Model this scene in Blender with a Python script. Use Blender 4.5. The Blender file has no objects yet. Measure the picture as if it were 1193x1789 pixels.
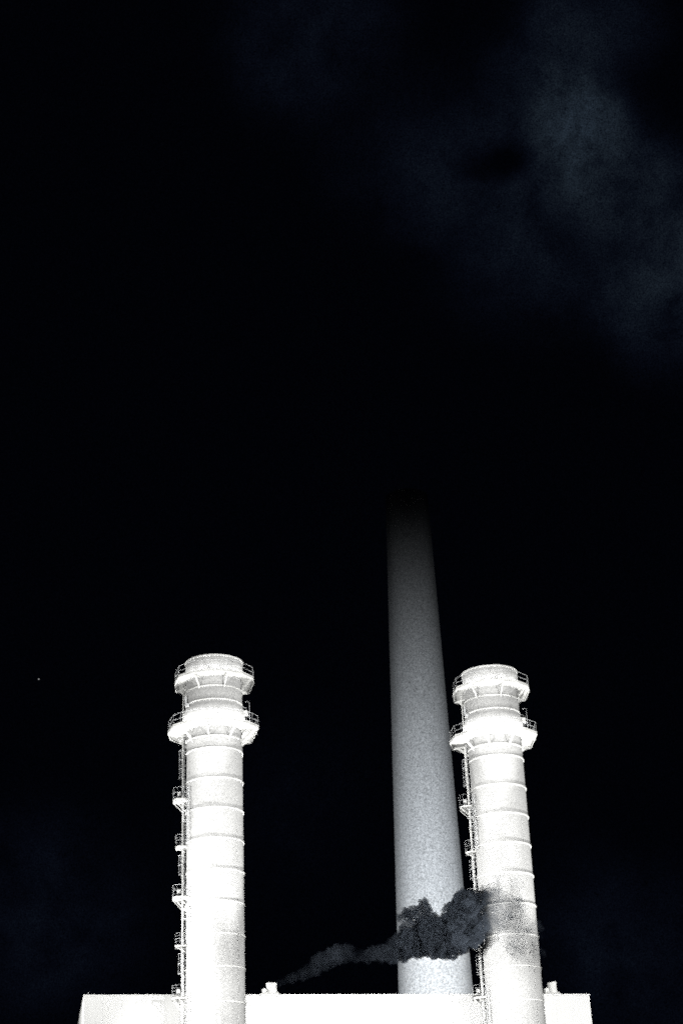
import bpy, bmesh, math, random
from mathutils import Vector, Matrix, noise
random.seed(7)
C = bpy.context.scene
COL = C.collection
PI = math.pi
R = math.radians

# ------------------------------------------------------------------ camera
F_PX, PX_W, PX_H = 2911.0, 1193.0, 1789.0
PITCH, ROLL = R(24.8), math.atan2(255, 6295)
_F = Vector((0, math.cos(PITCH), math.sin(PITCH)))
_R0 = Vector((1, 0, 0)); _U0 = Vector((0, -math.sin(PITCH), math.cos(PITCH)))
_R = _R0 * math.cos(ROLL) - _U0 * math.sin(ROLL)
_U = _U0 * math.cos(ROLL) + _R0 * math.sin(ROLL)
EYE = Vector((0, 0, 1.7))
cd = bpy.data.cameras.new('camera'); cam = bpy.data.objects.new('camera', cd); COL.objects.link(cam)
cd.sensor_fit = 'VERTICAL'; cd.sensor_height = 36.0; cd.lens = F_PX / PX_H * 36.0
cd.clip_start = 0.5; cd.clip_end = 8000
M = Matrix.Identity(4)
for i in range(3):
    M[i][0] = _R[i]; M[i][1] = _U[i]; M[i][2] = -_F[i]; M[i][3] = EYE[i]
cam.matrix_world = M
C.camera = cam

def ray(x, y):
    return _F + _R * ((x - PX_W/2) / F_PX) + _U * ((PX_H/2 - y) / F_PX)
def at(x, y, dist):
    d = ray(x, y); return EYE + d * (dist / math.hypot(d.x, d.y))

# ------------------------------------------------------------------ render
C.view_settings.view_transform = 'Standard'; C.view_settings.look = 'None'
C.view_settings.exposure = 0.0; C.view_settings.gamma = 1.0
C.cycles.use_denoising = False; C.cycles.filter_width = 1.8
C.cycles.max_bounces = 6; C.cycles.diffuse_bounces = 2; C.cycles.volume_bounces = 1
C.cycles.volume_step_rate = 0.35; C.cycles.volume_max_steps = 256
C.cycles.sample_clamp_indirect = 0.3; C.cycles.sample_clamp_direct = 0

# ------------------------------------------------------------------ world: night sky with faint lit cloud
W = bpy.data.worlds.new('World'); C.world = W; W.use_nodes = True
nt = W.node_tree; N = nt.nodes; LK = nt.links
N.clear()
def nn(t, **k):
    n = N.new(t)
    for a, v in k.items(): setattr(n, a, v)
    return n
def mth(op, a, b=None, clamp=False):
    m = nn('ShaderNodeMath', operation=op, use_clamp=clamp)
    for i, v in enumerate((a, b)):
        if v is None: continue
        if isinstance(v, (int, float)): m.inputs[i].default_value = v
        else: LK.new(v, m.inputs[i])
    return m.outputs[0]
tc = nn('ShaderNodeTexCoord')
nz = nn('ShaderNodeTexNoise'); nz.inputs['Scale'].default_value = 14; nz.inputs['Detail'].default_value = 4
LK.new(tc.outputs['Generated'], nz.inputs['Vector'])
sub = nn('ShaderNodeVectorMath', operation='SUBTRACT'); LK.new(nz.outputs['Color'], sub.inputs[0]); sub.inputs[1].default_value = (.5, .5, .5)
scl = nn('ShaderNodeVectorMath', operation='SCALE'); LK.new(sub.outputs[0], scl.inputs[0]); scl.inputs['Scale'].default_value = 0.042
wrp = nn('ShaderNodeVectorMath', operation='ADD'); LK.new(tc.outputs['Generated'], wrp.inputs[0]); LK.new(scl.outputs[0], wrp.inputs[1])
CLOUDS = [(1000, 222, 85, .0200), (1030, 260, 110, .0045), (985, 130, 80, .0035), (1030, 30, 110, .0050), (1200, 520, 140, .0055), (1170, 400, 150, .0068), (1090, 310, 110, .0045), (525, 85, 140, .0034), (600, 20, 120, .0015),
          (900, 200, 90, .0022), (700, 260, 150, .0015), (900, 330, 210, .0044), (960, 430, 160, .0012), (60, 1600, 180, .0032), (1120, 1690, 150, .0030), (1000, 1600, 140, .001), (470, 1440, 180, .0009), (855, 272, 50, -.0035), (895, 266, 50, -.0035), (940, 262, 50, -.0035), (1040, 385, 110, -.0022)]
tot = None
for (x, y, r, a) in CLOUDS:
    d = ray(x, y).normalized()
    dt = nn('ShaderNodeVectorMath', operation='DISTANCE'); LK.new(wrp.outputs[0], dt.inputs[0]); dt.inputs[1].default_value = d
    mr = nn('ShaderNodeMapRange', interpolation_type='SMOOTHERSTEP')
    LK.new(dt.outputs['Value'], mr.inputs['Value'])
    mr.inputs['From Min'].default_value = 0; mr.inputs['From Max'].default_value = r * 1.5 / F_PX
    mr.inputs['To Min'].default_value = a; mr.inputs['To Max'].default_value = 0
    tot = mr.outputs[0] if tot is None else mth('ADD', tot, mr.outputs[0])
n2 = nn('ShaderNodeTexNoise'); n2.inputs['Scale'].default_value = 26; n2.inputs['Detail'].default_value = 8; n2.inputs['Roughness'].default_value = .62
LK.new(wrp.outputs[0], n2.inputs['Vector'])
tot = mth('MULTIPLY', mth('MAXIMUM', tot, 0.0), mth('MAXIMUM', mth('ADD', mth('MULTIPLY', n2.outputs['Fac'], 3.2), -0.8), 0.15))
n3 = nn('ShaderNodeTexNoise'); n3.inputs['Scale'].default_value = 1500; n3.inputs['Detail'].default_value = 1
LK.new(tc.outputs['Generated'], n3.inputs['Vector'])
tot = mth('MULTIPLY', mth('ADD', tot, 0.0010), mth('MAXIMUM', mth('ADD', mth('MULTIPLY', n3.outputs['Fac'], 3.2), -0.6), 0.1))
rgb = nn('ShaderNodeMix', data_type='RGBA')
mrc = nn('ShaderNodeMapRange'); LK.new(tot, mrc.inputs['Value']); mrc.inputs['From Min'].default_value = .001; mrc.inputs['From Max'].default_value = .012
LK.new(mrc.outputs[0], rgb.inputs['Factor'])
rgb.inputs['A'].default_value = (.42, .62, 1.5, 1); rgb.inputs['B'].default_value = (.62, .95, 1.42, 1)
cm = nn('ShaderNodeVectorMath', operation='SCALE'); LK.new(rgb.outputs['Result'], cm.inputs[0]); LK.new(tot, cm.inputs['Scale'])
# one star
sd = nn('ShaderNodeVectorMath', operation='DISTANCE'); LK.new(tc.outputs['Generated'], sd.inputs[0]); sd.inputs[1].default_value = ray(68.4, 1186.5).normalized()
star = mth('MULTIPLY', mth('LESS_THAN', sd.outputs['Value'], 1.1 / F_PX), 0.35)
sa = nn('ShaderNodeVectorMath', operation='ADD'); LK.new(cm.outputs[0], sa.inputs[0]); LK.new(star, sa.inputs[1])
bg = nn('ShaderNodeBackground'); LK.new(sa.outputs[0], bg.inputs['Color']); bg.inputs['Strength'].default_value = 1.0
ow = nn('ShaderNodeOutputWorld'); LK.new(bg.outputs[0], ow.inputs['Surface'])

# ------------------------------------------------------------------ site frame
LEFT = Vector((-13.53, 159.74, 0)); RIGHT = Vector((14.80, 166.30, 0))
AZ = R(14); UX = Vector((math.cos(AZ), math.sin(AZ), 0)); NX = Vector((math.sin(AZ), -math.cos(AZ), 0))   # along the facade / out of it
FAC0 = LEFT - NX * 3.3
ROOF = 27.0
def plan(u, n, z=0):            # u along facade from the left stack, n metres in front of the facade
    return FAC0 + UX * u + NX * n + Vector((0, 0, z))
CHIM = Vector((11.3, 259.76, 0))

# floodlights (fixture + its lamp) : pos, target, power, spot angle, blend, tint
WARM = (1.0, 1.0, .98); COOL = (.89, .955, 1.015); AMBER = (1.0, .86, .62)
def away(c, deg, dist, z):   # a mast dist metres from c, deg degrees left (+) or right (-) of the viewing direction
    return Vector((c.x - dist*math.sin(R(deg)), c.y - dist*math.cos(R(deg)), z))
MAST = 17.0
LAMPS = [
    # left stack: even light from the front, raking key on its left edge (masts about 110 m off)
    (away(LEFT, 50, 112, MAST), LEFT + Vector((0, 0, 46)), 200000, 26, .6, WARM),
    (away(LEFT, -36, 112, MAST), LEFT + Vector((0, 0, 42)), 315000, 36, .8, WARM),
    (away(LEFT, 84, 90, MAST), LEFT + Vector((0, 0, 32)), 270000, 34, .9, WARM),
    (away(RIGHT, 44, 112, MAST), RIGHT + Vector((0, 0, 43)), 310000, 26, .7, WARM),
    (away(RIGHT, -42, 112, MAST), RIGHT + Vector((0, 0, 41)), 385000, 36, .8, WARM),
    (away(RIGHT, 70, 100, MAST), RIGHT + Vector((0, 0, 28)), 400000, 26, .9, WARM),
    # narrow uplights under the galleries
    (away(LEFT, 50, 14, .6), LEFT + Vector((0, 0, 55.5)), 160000, 12.5, .6, WARM),
    (away(LEFT, -35, 14, .6), LEFT + Vector((0, 0, 55.5)), 160000, 12.5, .6, WARM),
    (away(RIGHT, 35, 14, .6), RIGHT + Vector((0, 0, 55.5)), 160000, 12.5, .6, WARM),
    (away(RIGHT, -50, 14, .6), RIGHT + Vector((0, 0, 55.5)), 160000, 12.5, .6, WARM),
    (away(LEFT, 8, 30, .6), LEFT + Vector((0, 0, 58.5)), 160000, 8.5, .6, WARM),
    (away(RIGHT, -6, 30, .6), RIGHT + Vector((0, 0, 58.5)), 160000, 8.5, .6, WARM),
    # facade and stack feet, from masts straight in front, cut off at roof height
    (away(LEFT, -4.8, 105, 5), LEFT + Vector((2, 0, 15)), 320000, 17, .5, WARM),
    (away(RIGHT, 5.1, 105, 5), RIGHT + Vector((0, 0, 15)), 350000, 17, .5, WARM),
    (away((LEFT + RIGHT)/2, 0, 105, 5), (LEFT + RIGHT)/2 + Vector((0, 0, 15)), 300000, 17, .5, WARM),
    # tall chimney, from the ground behind the boiler house
    (CHIM + Vector((6, -58, .6)), CHIM + Vector((0, 0, 34)), 50000, 36, 1, AMBER),  # added warm lamp, offsets the cool tint low on the chimney
    (CHIM + Vector((-22, -56, .6)), CHIM + Vector((0, 0, 60.5)), 345000, 40.6, 1, COOL),
    (CHIM + Vector((22, -56, .6)), CHIM + Vector((0, 0, 60.5)), 345000, 40.6, 1, COOL),
]

# ------------------------------------------------------------------ helpers
def tag(o, label=None, cat=None, group=None, kind=None):
    for k, v in (('label', label), ('category', cat), ('group', group), ('kind', kind)):
        if v: o[k] = v
    return o
def empty(name, loc, rz=0):
    o = bpy.data.objects.new(name, None); COL.objects.link(o); o.location = loc; o.rotation_euler = (0, 0, rz); o.empty_display_size = .5
    return o
def obj(name, bm, mat, parent=None, smooth=False):
    bmesh.ops.recalc_face_normals(bm, faces=bm.faces)
    me = bpy.data.meshes.new(name); bm.to_mesh(me); bm.free(); me.materials.append(mat)
    if smooth:
        for p in me.polygons: p.use_smooth = True
        me.set_sharp_from_angle(angle=R(35))
    o = bpy.data.objects.new(name, me); COL.objects.link(o)
    if parent: o.parent = parent
    return o
def quad_strip(bm, rings, closed=True):
    for a, b in zip(rings[:-1], rings[1:]):
        n = len(a)
        for i in range(n if closed else n-1):
            j = (i+1) % n
            bm.faces.new((a[i], a[j], b[j], b[i]))
def lathe(bm, prof, seg=96, closed_prof=False):
    rings = [[bm.verts.new((r*math.cos(2*PI*i/seg), r*math.sin(2*PI*i/seg), z)) for i in range(seg)] for r, z in prof]
    if closed_prof: rings.append(rings[0])
    quad_strip(bm, rings)
def tube(bm, pts, r, seg=8, caps=True, closed=False):
    pts = [Vector(p) for p in pts]; rings = []
    n = len(pts)
    for i, p in enumerate(pts):
        if closed: t = (pts[(i+1) % n] - pts[i-1]).normalized()
        else: t = (pts[min(i+1, n-1)] - pts[max(i-1, 0)]).normalized()
        ref = Vector((0, 0, 1)) if abs(t.z) < .9 else Vector((1, 0, 0))
        a = t.cross(ref).normalized(); b = t.cross(a)
        rings.append([bm.verts.new(p + (a*math.cos(2*PI*k/seg) + b*math.sin(2*PI*k/seg))*r) for k in range(seg)])
    if closed: rings.append(rings[0])
    quad_strip(bm, rings)
    if caps and not closed:
        bm.faces.new(rings[0][::-1]); bm.faces.new(rings[-1])
def prism(bm, poly, z0, z1):
    a = [bm.verts.new((x, y, z0)) for x, y in poly]; b = [bm.verts.new((x, y, z1)) for x, y in poly]
    quad_strip(bm, [a, b]); bm.faces.new(a[::-1]); bm.faces.new(b)
def box(bm, c, s, rot=0):
    c = Vector(c); ca, sa_ = math.cos(rot), math.sin(rot); vs = []
    for dz in (-.5, .5):
        for dx, dy in ((-.5, -.5), (.5, -.5), (.5, .5), (-.5, .5)):
            x, y = dx*s[0], dy*s[1]
            vs.append(bm.verts.new((c.x + x*ca - y*sa_, c.y + x*sa_ + y*ca, c.z + dz*s[2])))
    for f in ((3, 2, 1, 0), (4, 5, 6, 7), (0, 1, 5, 4), (1, 2, 6, 5), (2, 3, 7, 6), (3, 0, 4, 7)):
        bm.faces.new([vs[i] for i in f])
def ring_plate(bm, poly_out, r_in, z0, z1):
    """flat annular deck: polygon outside, circle inside (same point count)"""
    n = len(poly_out)
    def inner(x, y):
        k = r_in / math.hypot(x, y); return x*k, y*k
    ins = [inner(*p) for p in poly_out]
    o0 = [bm.verts.new((x, y, z0)) for x, y in poly_out]; o1 = [bm.verts.new((x, y, z1)) for x, y in poly_out]
    i0 = [bm.verts.new((x, y, z0)) for x, y in ins]; i1 = [bm.verts.new((x, y, z1)) for x, y in ins]
    quad_strip(bm, [o0, o1, i1, i0, o0])
def pol(deg, r, z=None):
    x, y = r*math.cos(R(deg)), -r*math.sin(R(deg))      # 90 deg = towards the viewer (-y)
    return (x, y) if z is None else (x, y, z)

# ------------------------------------------------------------------ materials
def material(name, col, rough=.6, speck=.0, scale=9, streak=0, metal=0, bump=0):
    m = bpy.data.materials.new(name); m.use_nodes = True
    t = m.node_tree; p = t.nodes['Principled BSDF']
    p.inputs['Roughness'].default_value = rough; p.inputs['Metallic'].default_value = metal
    p.inputs['Base Color'].default_value = (*col, 1)
    tcx = t.nodes.new('ShaderNodeTexCoord')
    last = None
    def mul(fac_out, lo, hi, fmin, fmax):
        nonlocal last
        mr = t.nodes.new('ShaderNodeMapRange'); t.links.new(fac_out, mr.inputs['Value'])
        mr.inputs['From Min'].default_value = fmin; mr.inputs['From Max'].default_value = fmax
        mr.inputs['To Min'].default_value = lo; mr.inputs['To Max'].default_value = hi
        if last is None: last = mr.outputs[0]
        else:
            k = t.nodes.new('ShaderNodeMath'); k.operation = 'MULTIPLY'; t.links.new(last, k.inputs[0]); t.links.new(mr.outputs[0], k.inputs[1]); last = k.outputs[0]
    if speck:
        n = t.nodes.new('ShaderNodeTexNoise'); n.inputs['Scale'].default_value = scale; n.inputs['Detail'].default_value = 2; n.inputs['Roughness'].default_value = .7
        t.links.new(tcx.outputs['Object'], n.inputs['Vector'])
        mul(n.outputs['Fac'], 1 - speck, 1 + speck*.35, .28, .68)
    if streak:
        mp = t.nodes.new('ShaderNodeMapping'); mp.inputs['Scale'].default_value = (2.2, 2.2, .12); t.links.new(tcx.outputs['Object'], mp.inputs['Vector'])
        n = t.nodes.new('ShaderNodeTexNoise'); n.inputs['Scale'].default_value = 1; n.inputs['Detail'].default_value = 5
        t.links.new(mp.outputs[0], n.inputs['Vector']); mul(n.outputs['Fac'], 1 - streak, 1, .3, .6)
    if last is not None:
        sc = t.nodes.new('ShaderNodeVectorMath'); sc.operation = 'SCALE'; sc.inputs[0].default_value = col; t.links.new(last, sc.inputs['Scale'])
        t.links.new(sc.outputs[0], p.inputs['Base Color'])
    if bump:
        b = t.nodes.new('ShaderNodeBump'); b.inputs['Strength'].default_value = bump; b.inputs['Distance'].default_value = .02
        n = t.nodes.new('ShaderNodeTexNoise'); n.inputs['Scale'].default_value = 4; t.links.new(tcx.outputs['Object'], n.inputs['Vector'])
        t.links.new(n.outputs['Fac'], b.inputs['Height']); t.links.new(b.outputs[0], p.inputs['Normal'])
    return m
M_STACK = material('stack_paint', (.57, .57, .565), .55, .46, 9, .07)
M_RING = material('lit_ring_paint', (.86, .86, .84), .55, .06, 7)  # whiter than the shaft: light from below put into the rings' colour
M_DECK = material('deck_paint', (.78, .78, .76), .6, .12, 7)
M_STEEL = material('galvanised_steel', (.68, .69, .70), .5, .1, 12)
M_WALL = material('cladding', (.80, .80, .79), .6, .16, 9, .05)
M_CHIM = material('chimney_concrete', (.46, .46, .46), .85, .70, 4.6, .05)
M_GROUND = material('asphalt', (.05, .05, .05), .9, .3, 3)
M_DARK = material('black_enamel', (.03, .03, .03), .5)
def emitter(name, e):
    m = bpy.data.materials.new(name); m.use_nodes = True; p = m.node_tree.nodes['Principled BSDF']
    p.inputs['Base Color'].default_value = (.8, .8, .8, 1); p.inputs['Emission Color'].default_value = (1, .98, .94, 1); p.inputs['Emission Strength'].default_value = e
    return m
M_LENS = emitter('lamp_lens', .4)

# ------------------------------------------------------------------ setting
bm = bmesh.new()
v = [bm.verts.new((x, y, 0)) for x, y in ((-4000, -4000), (4000, -4000), (4000, 4000), (-4000, 4000))]; bm.faces.new(v)
tag(obj('ground', bm, M_GROUND), kind='structure')

# boiler house: local frame x along facade, -y out of the facade
U0_, U1_ = -11.90, 38.28
bh = empty('boiler_house', FAC0, AZ)
tag(bh, 'long white boiler house filling the bottom edge, floodlit, with a flat roofline', 'building')
bm = bmesh.new()
DEEP = 24.0
# vertical cladding with shallow standing seams
n = 28; pts = []
for i in range(n):
    a = U0_ + (U1_-U0_)*i/n; w = (U1_-U0_)/n
    pts += [(a, 0), (a + w*.95, 0), (a + w*.955, -.005), (a + w*.99, -.005)]
SKEW = 1.36
pts += [(U1_, 0), (U1_, DEEP), (U0_ + SKEW, DEEP)]
prism(bm, pts, 0, ROOF - .10)
obj('wall', bm, M_WALL, bh)
bm = bmesh.new(); prism(bm, [(U0_ - .05, -.12), (U1_ + .05, -.12), (U1_ + .05, DEEP + .1), (U0_ + SKEW - .05, DEEP + .1)], ROOF - .10, ROOF); obj('roof_coping', bm, M_RING, bh)
bm = bmesh.new(); tube(bm, [(U0_ + .45, .3, ROOF - .05), (U0_ + .45, .3, ROOF + .32)], .012, 6); obj('lightning_rod', bm, M_STEEL, bh)

# roof vents
def vent(x_px, top_px, w, lean, label, slant):
    d = ray(x_px, 1738); k = ((FAC0 - NX*1.1 - EYE) @ NX.to_3d()) / (d @ NX)
    p = EYE + d*k; z_top = at(x_px, top_px, math.hypot(p.x, p.y)).z; p.z = ROOF + .001
    t = empty('roof_vent', p, AZ); tag(t, label, 'roof vent', 'vents on the boiler house roof')
    h = z_top - ROOF
    bm = bmesh.new(); seg = 28
    def rg(r, z, s=0): return [bm.verts.new((r*math.cos(2*PI*i/seg) + lean*z, r*math.sin(2*PI*i/seg), z + s*math.cos(2*PI*i/seg))) for i in range(seg)]
    rings = [rg(w*.5, 0), rg(w*.5, h*.8), rg(w*.53, h*.82), rg(w*.53, h - .06, slant), rg(w*.46, h - .03, slant), rg(w*.46, h*.5)]
    quad_strip(bm, rings); bm.faces.new(rings[-1]); obj('duct', bm, M_DECK, t, True)
    bm = bmesh.new(); box(bm, (-w*.72, .05, h*.28), (w*.42, w*.6, h*.56)); bmesh.ops.bevel(bm, geom=bm.edges[:], offset=.03, segments=2, affect='EDGES'); obj('side_box', bm, M_DECK, t)
    bm = bmesh.new()
    a = [bm.verts.new((x, y, 0)) for x, y in ((-w*1.35, -.7), (w*.78, -.7), (w*.78, .7), (-w*1.35, .7))]
    b = [bm.verts.new((x, y, .30)) for x, y in ((-w*.95, -.5), (w*.56, -.5), (w*.56, .5), (-w*.95, .5))]
    quad_strip(bm, [a, b]); bm.faces.new(a[::-1]); bm.faces.new(b); obj('curb', bm, M_DECK, t)
    return p, z_top
VENT_P, VENT_Z = vent(474.5, 1717, 1.02, 0, 'squat white roof vent smoking beside the left stack', 0)
vent(965.5, 1715.5, .92, -.04, 'short white roof vent with slanted top, right of the right stack', .07)

# tall chimney
ch = empty('concrete_chimney', CHIM)
tag(ch, 'tall tapering grey concrete chimney between the stacks, fading into the dark', 'chimney')
bm = bmesh.new(); prof = []
TOPZ = 124.0
def cr(z): return 6.63 - .0242*z
zs = [i*TOPZ/62 for i in range(63)]
prof = [(cr(z), z) for z in zs] + [(cr(TOPZ) - .35, TOPZ), (cr(TOPZ) - .4, TOPZ - 6)]
lathe(bm, prof, 128); obj('shell', bm, M_CHIM, ch, True)

# ------------------------------------------------------------------ exhaust stacks (local: +x right, -y to the viewer)
RS = 2.75
RINGS_Z = [50.75, 49.55, 46.55, 43.6, 40.65, 37.65, 34.65, 31.65, 28.65, 25.5, 22.5, 19.5, 16.5, 13.5, 10.5, 7.5, 4.5]
LOW_Z, UP_Z, TOP_Z = 51.8, 57.0, 59.1
LOW_POLY = [(23, 4.75), (48, 4.75), (73, 4.75), (98, 4.75), (123, 4.75), (148, 4.75), (175, 4.62), (202, 4.75), (232, 4.75), (262, 4.75), (292, 4.75), (322, 4.80)]
UP_POLY = [(22, 4.2), (47, 4.2), (72, 4.2), (97, 4.2), (122, 4.2), (147, 4.2), (176, 3.95), (208, 4.45), (235, 4.3), (262, 4.25), (292, 4.35), (321, 4.6), (3, 4.02)]

def rail_loop(bm, pts, z, h=1.05, r=.022, closed=True, post_step=1.25, inset=.0):
    """posts and two rails along a polyline"""
    P = [Vector((x, y, 0)) for x, y in pts]
    segs = list(zip(P, P[1:] + ([P[0]] if closed else [])))
    if not closed: segs = segs[:len(P)-1]
    for a, b in segs:
        n = max(1, round((b-a).length / post_step))
        for i in range(n + (0 if closed else 1)):
            p = a.lerp(b, i/n); tube(bm, [p + Vector((0, 0, z)), p + Vector((0, 0, z + h))], r, 6)
        for hh in (h, h*.52): tube(bm, [a + Vector((0, 0, z + hh)), b + Vector((0, 0, z + hh))], r, 6)

def gallery(st, name, poly, z, r_shaft, brk, drop, lamp_w):
    poly = sorted([(a % 360, r) for a, r in poly]); out = [pol(a, r) for a, r in poly]
    # denser outline so that the inner edge follows the shaft
    fine = []
    for i, p in enumerate(out):
        q = out[(i+1) % len(out)]
        for k in range(6): fine.append((p[0] + (q[0]-p[0])*k/6, p[1] + (q[1]-p[1])*k/6))
    bm = bmesh.new(); ring_plate(bm, fine, r_shaft + .05, z, z + .06); g = obj(name, bm, M_DECK, st)
    bm = bmesh.new()
    n = len(out); i0 = [tuple(c*.975 for c in p) for p in out]
    o0 = [bm.verts.new((x, y, z - .14)) for x, y in out]; o1 = [bm.verts.new((x, y, z + .18)) for x, y in out]
    n0 = [bm.verts.new((x, y, z - .14)) for x, y in i0]; n1 = [bm.verts.new((x, y, z + .18)) for x, y in i0]
    quad_strip(bm, [o0, o1, n1, n0, o0]); obj('edge_beam', bm, M_DECK, g)
    bm = bmesh.new(); rail_loop(bm, [(x*.985, y*.985) for x, y in out], z + .06, 1.1, .012); obj('handrail', bm, M_STEEL, g)
    for k in range(9):      # small deck lamps washing the shaft
        a = -12 + 204 * k / 8; r = min(rr for _, rr in poly) * .93
        dp = Vector(pol(a, r, z + .06)); inw = Vector((-dp.x, -dp.y, 0)).normalized()
        bm = bmesh.new(); tube(bm, [dp, dp + Vector((0, 0, .10))], .05, 8); tube(bm, [dp + Vector((0, 0, .10)), dp + inw*.02 + Vector((0, 0, .13)), dp + inw*.10 + Vector((0, 0, .20))], .08, 10); obj('deck_lamp', bm, M_STEEL, g)
        ld = bpy.data.lights.new('deck_lamp_bulb', 'SPOT'); ld.energy = lamp_w; ld.spot_size = R(145); ld.spot_blend = 1; ld.color = WARM; ld.shadow_soft_size = .08
        lo = bpy.data.objects.new('deck_lamp_bulb', ld); COL.objects.link(lo); lo.parent = g; lo.location = dp + inw*.14 + Vector((0, 0, .26))
        lo.rotation_euler = (inw + Vector((0, 0, .55))).to_track_quat('-Z', 'Y').to_euler()
    for a, r in brk:
        # cantilever bracket: beam, arched gusset at the outer end and diagonal strut back to the shaft
        bm = bmesh.new(); d = Vector((math.cos(R(a)), -math.sin(R(a)), 0)); s = Vector((-d.y, d.x, 0)) * .045
        r0 = r_shaft + .04; r1 = r * .965; L = r1 - r0
        prof = [(r1, -.01), (r1, -.20), (r1 - L*.14, -.20), (r1 - L*.30, -.30), (r0 + L*.10, -drop*.82), (r0, -drop), (r0, -drop*.72), (r0 + L*.14, -drop*.60), (r1 - L*.42, -.20), (r0 + .02, -.20), (r0 + .02, -.01)]
        A = [bm.verts.new(d*x + Vector((0, 0, z + y)) + s) for x, y in prof]; B = [bm.verts.new(d*x + Vector((0, 0, z + y)) - s) for x, y in prof]
        quad_strip(bm, [A, B]); bm.faces.new(A); bm.faces.new(B[::-1])
        obj('bracket', bm, M_DECK, g)
    return g

def rest_platform(st, z, reach, front, back, braced):
    """small landing on the ladder side: deck, handrail, brace"""
    x0, x1 = -(RS + .02), -reach
    poly = [(x0 + .15, -front), (x1 + .45, -front), (x1 + .12, -front*.72), (x1, -front*.25), (x1, back), (x0 + .15, back)]
    bm = bmesh.new(); prism(bm, poly, z - .1, z + .06); g = obj('rest_platform', bm, M_DECK, st)
    bm = bmesh.new(); rail_loop(bm, poly, z + .06, 1.1, .011, False, .55); obj('handrail', bm, M_STEEL, g)
    for y in ((-front*.8, back*.9) if braced else (-front*.5,)):
        bm = bmesh.new(); dp = 1.35 if braced else .55
        rs = math.sqrt(max(RS**2 - y*y, .1))
        tube(bm, [(x1 + .12, y, z - .08), (-(rs + .1), y, z - dp)], .055, 6); tube(bm, [(x1*.5 + x0*.5, y, z - .08), (-(rs + .08), y, z - dp*.55)], .035, 6)
        obj('brace', bm, M_DECK, g)
    if braced:
        bm = bmesh.new(); box(bm, (x1 + .62, -.1, z + .72), (.34, .2, .36)); bmesh.ops.bevel(bm, geom=bm.edges[:], offset=.03, segments=1, affect='EDGES'); obj('junction_box', bm, M_RING, g)
    return g

def ladder(st, z0, z1, ang, hoops):
    d = Vector((math.cos(R(ang)), -math.sin(R(ang)), 0)); s = Vector((-d.y, d.x, 0))
    rl = RS + .20; bm = bmesh.new()
    for k in (-.23, .23): tube(bm, [d*rl + s*k + Vector((0, 0, z0)), d*rl + s*k + Vector((0, 0, z1))], .032, 6)
    z = z0 + .15
    while z < z1 - .05:
        tube(bm, [d*rl - s*.23 + Vector((0, 0, z)), d*rl + s*.23 + Vector((0, 0, z))], .014, 5); z += .3
    z = z0 + .5
    while z < z1:
        for k in (-.23, .23): tube(bm, [d*(RS - .05) + s*k + Vector((0, 0, z)), d*rl + s*k + Vector((0, 0, z))], .03, 5)
        z += 1.5
    g = obj('ladder', bm, M_STEEL, st)
    bm = bmesh.new(); rc = .32; cc = rl + .21
    for h in hoops:
        pts = [d*(cc + rc*math.cos(t)) + s*(rc*math.sin(t)) + Vector((0, 0, h)) for t in [R(-125 + 250*i/14) for i in range(15)]]
        tube(bm, pts, .022, 5)
    for t in (R(-75), R(-25), R(25), R(75)):
        p = d*(cc + rc*math.cos(t)) + s*(rc*math.sin(t)); tube(bm, [p + Vector((0, 0, min(hoops))), p + Vector((0, 0, max(hoops)))], .014, 5)
    obj('cage', bm, M_STEEL, g)

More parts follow.
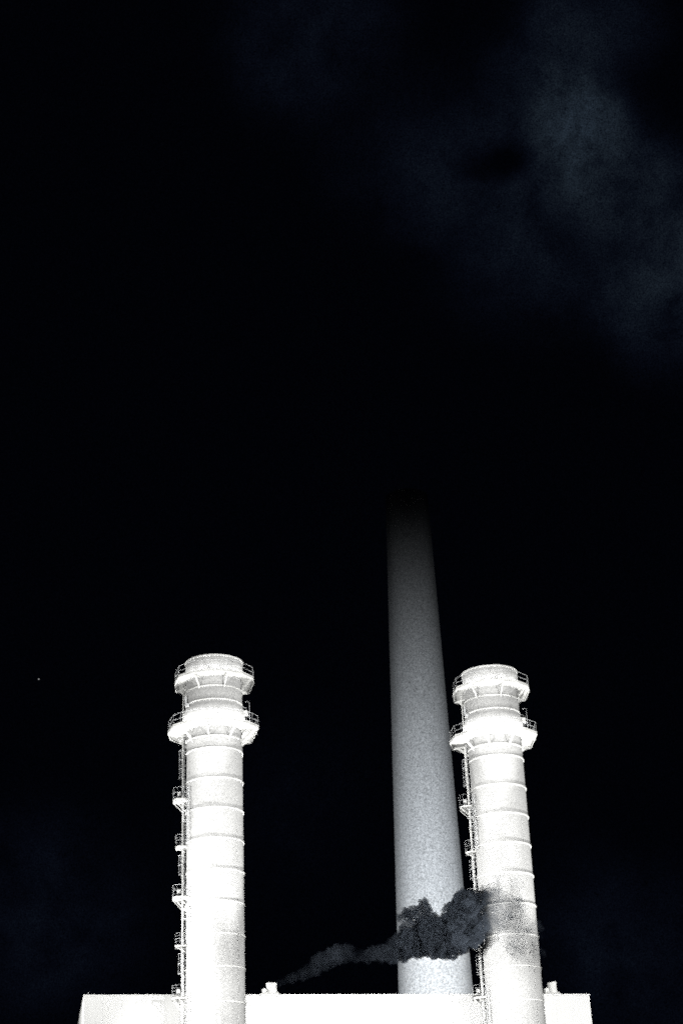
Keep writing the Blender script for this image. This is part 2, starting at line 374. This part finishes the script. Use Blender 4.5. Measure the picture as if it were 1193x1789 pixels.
def make_stack(loc, label):
    st = empty('exhaust_stack', loc, -math.atan2(loc.x, loc.y))
    tag(st, label, 'exhaust stack', 'twin exhaust stacks in front of the boiler house')
    bm = bmesh.new()
    lathe(bm, [(RS, 0), (RS, 51.2), (RS + .0, 51.9), (3.06, 52.3), (3.06, 53.6), (2.92, 54.1), (2.78, 54.45), (2.78, 56.2), (2.78, 56.9), (2.88, 57.0), (2.88, TOP_Z), (2.80, TOP_Z), (2.80, 55)], 128)
    obj('shaft', bm, M_STACK, st, True)
    bm = bmesh.new(); lathe(bm, [(2.884, TOP_Z - .14), (2.94, TOP_Z - .12), (2.94, TOP_Z + .02), (2.79, TOP_Z + .02), (2.79, TOP_Z + .004), (2.884, TOP_Z + .004)], 128, True); obj('rim', bm, M_RING, st, True)
    for z in RINGS_Z + [55.9, 54.5]:
        r = RS + (.034 if z > 54 else .004)
        bm = bmesh.new(); lathe(bm, [(r, z - .05), (r + .09, z - .05), (r + .09, z + .05), (r, z + .05)], 128, True); obj('stiffener_ring', bm, M_RING, st, True)
    gallery(st, 'gallery', LOW_POLY, LOW_Z, 2.78, [(a, r) for a, r in ((20, 4.75), (60, 4.7), (100, 4.7), (140, 4.7), (200, 4.72), (235, 4.7), (270, 4.7), (322, 4.75))], 1.45, 190)
    gallery(st, 'gallery', UP_POLY, UP_Z, 2.88, [(a, r) for a, r in ((20, 4.15), (70, 4.15), (120, 4.15), (207, 4.4), (262, 4.2), (320, 4.55))], 1.3, 66)
    # pipe run beside the ladder
    bm = bmesh.new(); tube(bm, [(-3.06, -.05, 0), (-3.06, -.05, LOW_Z - .5)], .12, 8); tube(bm, [(-2.93, .28, 0), (-2.93, .28, LOW_Z - .5)], .05, 8)
    z = 2
    while z < LOW_Z: box(bm, (-2.86, .1, z), (.32, .5, .06)); z += 1.5
    obj('pipe_run', bm, M_RING, st)
    bm = bmesh.new(); tube(bm, [(-3.08, -.1, LOW_Z), (-3.08, -.1, UP_Z + .2)], .05, 8); obj('conduit', bm, M_RING, st)
    levels = [44.95, 40.35, 35.45, 30.95, 26.15, 21.5, 17.0, 12.3, 7.6]
    for i, z in enumerate(levels):
        if i % 2 == 0: rest_platform(st, z, 4.05, 1.05, .75, True)
        else: rest_platform(st, z, 3.78, .8, .55, False)
    tops = [LOW_Z - .2] + [z + 1.0 for z in levels]
    for i, z in enumerate(levels + [.2]):
        top = tops[i]; hz = [z + 2.3 + k*.92 for k in range(int((top - 1.4 - z - 2.3)/.92) + 1)] or [z + 2.4]
        if len(hz) < 2: hz.append(hz[-1] + .9)
        ladder(st, z, top, 181 if i % 2 == 0 else 152, hz)
    # davit and instrument box on the right of the upper neck
    bm = bmesh.new(); tube(bm, [(3.52, -.2, LOW_Z + .06), (3.52, -.2, 55.0), (3.1, -.2, 55.0)], .024, 6); tube(bm, [(2.8, -.2, 54.45), (3.2, -.2, 54.3)], .03, 6); tube(bm, [(3.15, -.2, 53.55), (3.56, -.2, 53.5)], .03, 6); obj('davit', bm, M_STEEL, st)
    bm = bmesh.new(); box(bm, (3.12, -.25, 53.75), (.45, .6, .5)); bmesh.ops.bevel(bm, geom=bm.edges[:], offset=.05, segments=2, affect='EDGES'); obj('instrument_box', bm, M_DECK, st)
    bm = bmesh.new(); box(bm, (-2.82, -.9, 54.9), (.22, .3, .8)); box(bm, (-2.6, -1.4, 54.3), (.3, .3, .3)); obj('instrument_box', bm, M_STEEL, st)
    return st
make_stack(LEFT, 'left exhaust stack, white and ringed, clear black sky around it')
make_stack(RIGHT, 'right exhaust stack, white and ringed, with smoke drifting across it')

# ------------------------------------------------------------------ smoke plume
def make_smoke():
    # px x, px y, px radius; the plume leaves the vent behind the parapet and swings towards the viewer
    S = [(489, 1718, 5), (496, 1716, 6), (506, 1712, 7), (517, 1707, 8), (528, 1703, 9), (539, 1698, 9), (549, 1692, 10), (556, 1683, 12), (566, 1677, 14), (578, 1674, 14), (590, 1667, 14), (602, 1664, 14), (610, 1666, 11),
         (620, 1670, 8), (632, 1671, 9), (644, 1668, 11), (656, 1668, 12), (668, 1668, 13), (680, 1666, 14), (692, 1660, 20), (704, 1655, 24), (716, 1648, 27), (728, 1643, 28), (741, 1640, 29), (755, 1636, 31), (768, 1638, 32), (781, 1640, 33),
         (793, 1632, 34), (803, 1620, 36), (812, 1606, 37), (822, 1594, 35), (832, 1590, 30), (838, 1610, 26), (842, 1586, 22), (826, 1632, 22),
         (766, 1610, 11), (774, 1604, 9), (736, 1580, 8), (704, 1604, 8), (708, 1598, 9), (712, 1600, 10), (722, 1599, 14), (734, 1594, 16), (742, 1580, 9), (744, 1592, 12), (752, 1606, 12), (716, 1622, 16), (706, 1612, 6), (735, 1612, 14), (748, 1612, 12),
         (788, 1592, 14), (794, 1580, 12), (784, 1600, 10), (806, 1574, 14), (812, 1564, 11), (816, 1570, 14), (830, 1566, 8), (785, 1666, 10), (790, 1672, 7), (760, 1662, 12), (806, 1650, 14), (724, 1668, 8),
         (856, 1580, 20), (862, 1560, 16), (876, 1562, 20), (890, 1560, 16), (880, 1584, 22), (896, 1590, 22), (906, 1600, 20), (900, 1612, 20), (916, 1612, 18), (924, 1626, 20), (930, 1642, 16), (936, 1660, 14), (912, 1632, 14), (866, 1612, 18), (884, 1632, 17), (902, 1656, 15), (918, 1672, 12), (872, 1540, 10), (900, 1546, 10), (866, 1604, 14), (852, 1600, 16)]
    bm = bmesh.new()
    org = Vector((VENT_P.x, VENT_P.y, VENT_Z))
    rnd = random.Random(3)
    for x, y, r in S:
        t = min(1, max(0, (x - 489) / 330)); D = 165.6 - 1.1 * t - 2.0 * min(1, max(0, (x - 842) / 45))
        p = at(x, y, D + rnd.uniform(-.15, .15)*r/10) - org; rr = r / 18.0 * (1.15 if x < 690 else 1.0 if x < 850 else 1.1)
        bmesh.ops.create_icosphere(bm, subdivisions=3, radius=rr, matrix=Matrix.Translation(p))
    me = bpy.data.meshes.new('smoke_raw'); bm.to_mesh(me); bm.free()
    o = bpy.data.objects.new('smoke_raw', me); COL.objects.link(o)
    md = o.modifiers.new('r', 'REMESH'); md.mode = 'VOXEL'; md.voxel_size = .085
    dg = bpy.context.evaluated_depsgraph_get(); ev = o.evaluated_get(dg); me2 = bpy.data.meshes.new_from_object(ev)
    bpy.data.objects.remove(o); bpy.data.meshes.remove(me)
    cos = [v.co.copy() for v in me2.vertices]; nos = [v.normal.copy() for v in me2.vertices]
    for i, v in enumerate(me2.vertices):
        c = cos[i]
        fade = min(1, .35 + max(0, c.x) / 10)
        b = 0
        for sc_, am in ((.9, .34), (1.9, .18), (3.6, .05)):
            b += am * (1 - 2.2 * abs(noise.noise(c * sc_ + Vector((3.1, 7.7, 1.3)))) - .35)
        v.co = c + nos[i] * b * fade
    for p in me2.polygons: p.use_smooth = True
    o = bpy.data.objects.new('smoke_plume', me2); COL.objects.link(o); o.location = org
    tag(o, 'dark billowing smoke drifting right from the roof vent across the chimney', 'smoke plume')
    m = bpy.data.materials.new('smoke'); m.use_nodes = True; t = m.node_tree; t.nodes.clear()
    out = t.nodes.new('ShaderNodeOutputMaterial'); pv = t.nodes.new('ShaderNodeVolumePrincipled'); t.links.new(pv.outputs[0], out.inputs['Volume'])
    pv.inputs['Anisotropy'].default_value = 0
    tcx = t.nodes.new('ShaderNodeTexCoord'); sx = t.nodes.new('ShaderNodeSeparateXYZ'); t.links.new(tcx.outputs['Object'], sx.inputs[0])
    cr_ = t.nodes.new('ShaderNodeFloatCurve'); mpx = t.nodes.new('ShaderNodeMapRange'); t.links.new(sx.outputs['X'], mpx.inputs['Value'])
    mpx.inputs['From Min'].default_value = 0; mpx.inputs['From Max'].default_value = 26
    t.links.new(mpx.outputs[0], cr_.inputs['Value'])
    cv = cr_.mapping.curves[0]
    ab = t.nodes.new('ShaderNodeMapRange'); t.links.new(sx.outputs['X'], ab.inputs['Value'])      # paler near the vent: stronger light there put into the colour
    ab.inputs['From Min'].default_value = 7.5; ab.inputs['From Max'].default_value = 13.5; ab.inputs['To Min'].default_value = .11; ab.inputs['To Max'].default_value = .085
    ac = t.nodes.new('ShaderNodeVectorMath'); ac.operation = 'SCALE'; ac.inputs[0].default_value = (.85, 1.0, 1.25); t.links.new(ab.outputs[0], ac.inputs['Scale']); t.links.new(ac.outputs[0], pv.inputs['Color'])
    xs = lambda px: (at(px, 1620, 164.3).x - org.x) / 26 if px > 800 else (at(px, 1660, 164.9).x - org.x) / 26
    P = [(0, .07), (xs(520), .045), (xs(590), .058), (xs(625), .036), (xs(675), .13), (xs(705), .9), (xs(730), 1), (xs(818), 1), (xs(836), .42), (xs(850), .16), (xs(866), .080), (xs(905), .072), (1, .02)]
    cv.points[0].location = P[0]; cv.points[1].location = P[-1]
    for q in P[1:-1]: cv.points.new(*q)
    for q in cv.points: q.handle_type = 'VECTOR'
    cr_.mapping.update()
    nz = t.nodes.new('ShaderNodeTexNoise'); nz.inputs['Scale'].default_value = .75; nz.inputs['Detail'].default_value = 5; nz.inputs['Distortion'].default_value = .6; t.links.new(tcx.outputs['Object'], nz.inputs['Vector'])
    mr = t.nodes.new('ShaderNodeMapRange'); t.links.new(nz.outputs['Fac'], mr.inputs['Value'])
    mr.inputs['From Min'].default_value = .36; mr.inputs['From Max'].default_value = .66; mr.inputs['To Min'].default_value = .42; mr.inputs['To Max'].default_value = 1.7
    k = t.nodes.new('ShaderNodeMath'); k.operation = 'MULTIPLY'; t.links.new(cr_.outputs[0], k.inputs[0]); 
    mB = t.nodes.new('ShaderNodeMapRange'); t.links.new(nz.outputs['Fac'], mB.inputs['Value'])          # thin haze: torn into patches
    mB.inputs['From Min'].default_value = .46; mB.inputs['From Max'].default_value = .64; mB.inputs['To Min'].default_value = 0; mB.inputs['To Max'].default_value = 2.0
    mX = t.nodes.new('ShaderNodeMapRange'); t.links.new(sx.outputs['X'], mX.inputs['Value']); mX.inputs['From Min'].default_value = xs(836)*26; mX.inputs['From Max'].default_value = xs(862)*26
    mm = t.nodes.new('ShaderNodeMix'); t.links.new(mX.outputs[0], mm.inputs['Factor']); t.links.new(mr.outputs[0], mm.inputs['A']); t.links.new(mB.outputs[0], mm.inputs['B']); t.links.new(mm.outputs['Result'], k.inputs[1])
    k2 = t.nodes.new('ShaderNodeMath'); k2.operation = 'MULTIPLY'; t.links.new(k.outputs[0], k2.inputs[0]); k2.inputs[1].default_value = 3.4
    t.links.new(k2.outputs[0], pv.inputs['Density'])
    me2.materials.clear(); me2.materials.append(m)
make_smoke()

# ------------------------------------------------------------------ floodlights on the ground
for i, (p, tgt, pw, ang, bl, tint) in enumerate(LAMPS):
    dirv = (tgt - p).normalized(); yaw = math.atan2(dirv.y, dirv.x); el = math.asin(dirv.z)
    fl = empty('floodlight', (p.x, p.y, p.z - .6), yaw)
    tag(fl, 'ground floodlight aimed up at the chimney' if tint is not WARM else ('floodlight on a tall mast aimed at a stack' if p.z > 2 else 'ground floodlight at the foot of the boiler house and stacks'), 'floodlight', 'chimney floodlights' if tint is not WARM else 'stack floodlights' if p.z > 2 else 'ground floodlights')
    bm = bmesh.new(); box(bm, (0, 0, .05), (.5, .6, .1)); box(bm, (0, .33, .38), (.08, .04, .62)); box(bm, (0, -.33, .38), (.08, .04, .62)); obj('yoke', bm, M_STEEL, fl)
    if p.z > 2:
        bm = bmesh.new(); tube(bm, [(0, 0, -p.z + .6), (0, 0, 0)], .14, 12); obj('mast', bm, M_STEEL, fl)
    bm = bmesh.new(); box(bm, (0, 0, 0), (.34, .56, .44)); bmesh.ops.bevel(bm, geom=bm.edges[:], offset=.04, segments=2, affect='EDGES'); hs = obj('housing', bm, M_DARK, fl); hs.location = (0, 0, .6); hs.rotation_euler = (0, -el, 0)
    bm = bmesh.new(); box(bm, (.182, 0, 0), (.012, .48, .36)); obj('lens', bm, M_LENS, hs)
    ld = bpy.data.lights.new('floodlight_lamp', 'SPOT'); ld.energy = pw; ld.spot_size = R(ang); ld.spot_blend = bl; ld.color = tint; ld.shadow_soft_size = .3
    lo = bpy.data.objects.new('floodlight_lamp', ld); COL.objects.link(lo); lo.location = p + dirv*.75
    lo.rotation_euler = dirv.to_track_quat('-Z', 'Y').to_euler()
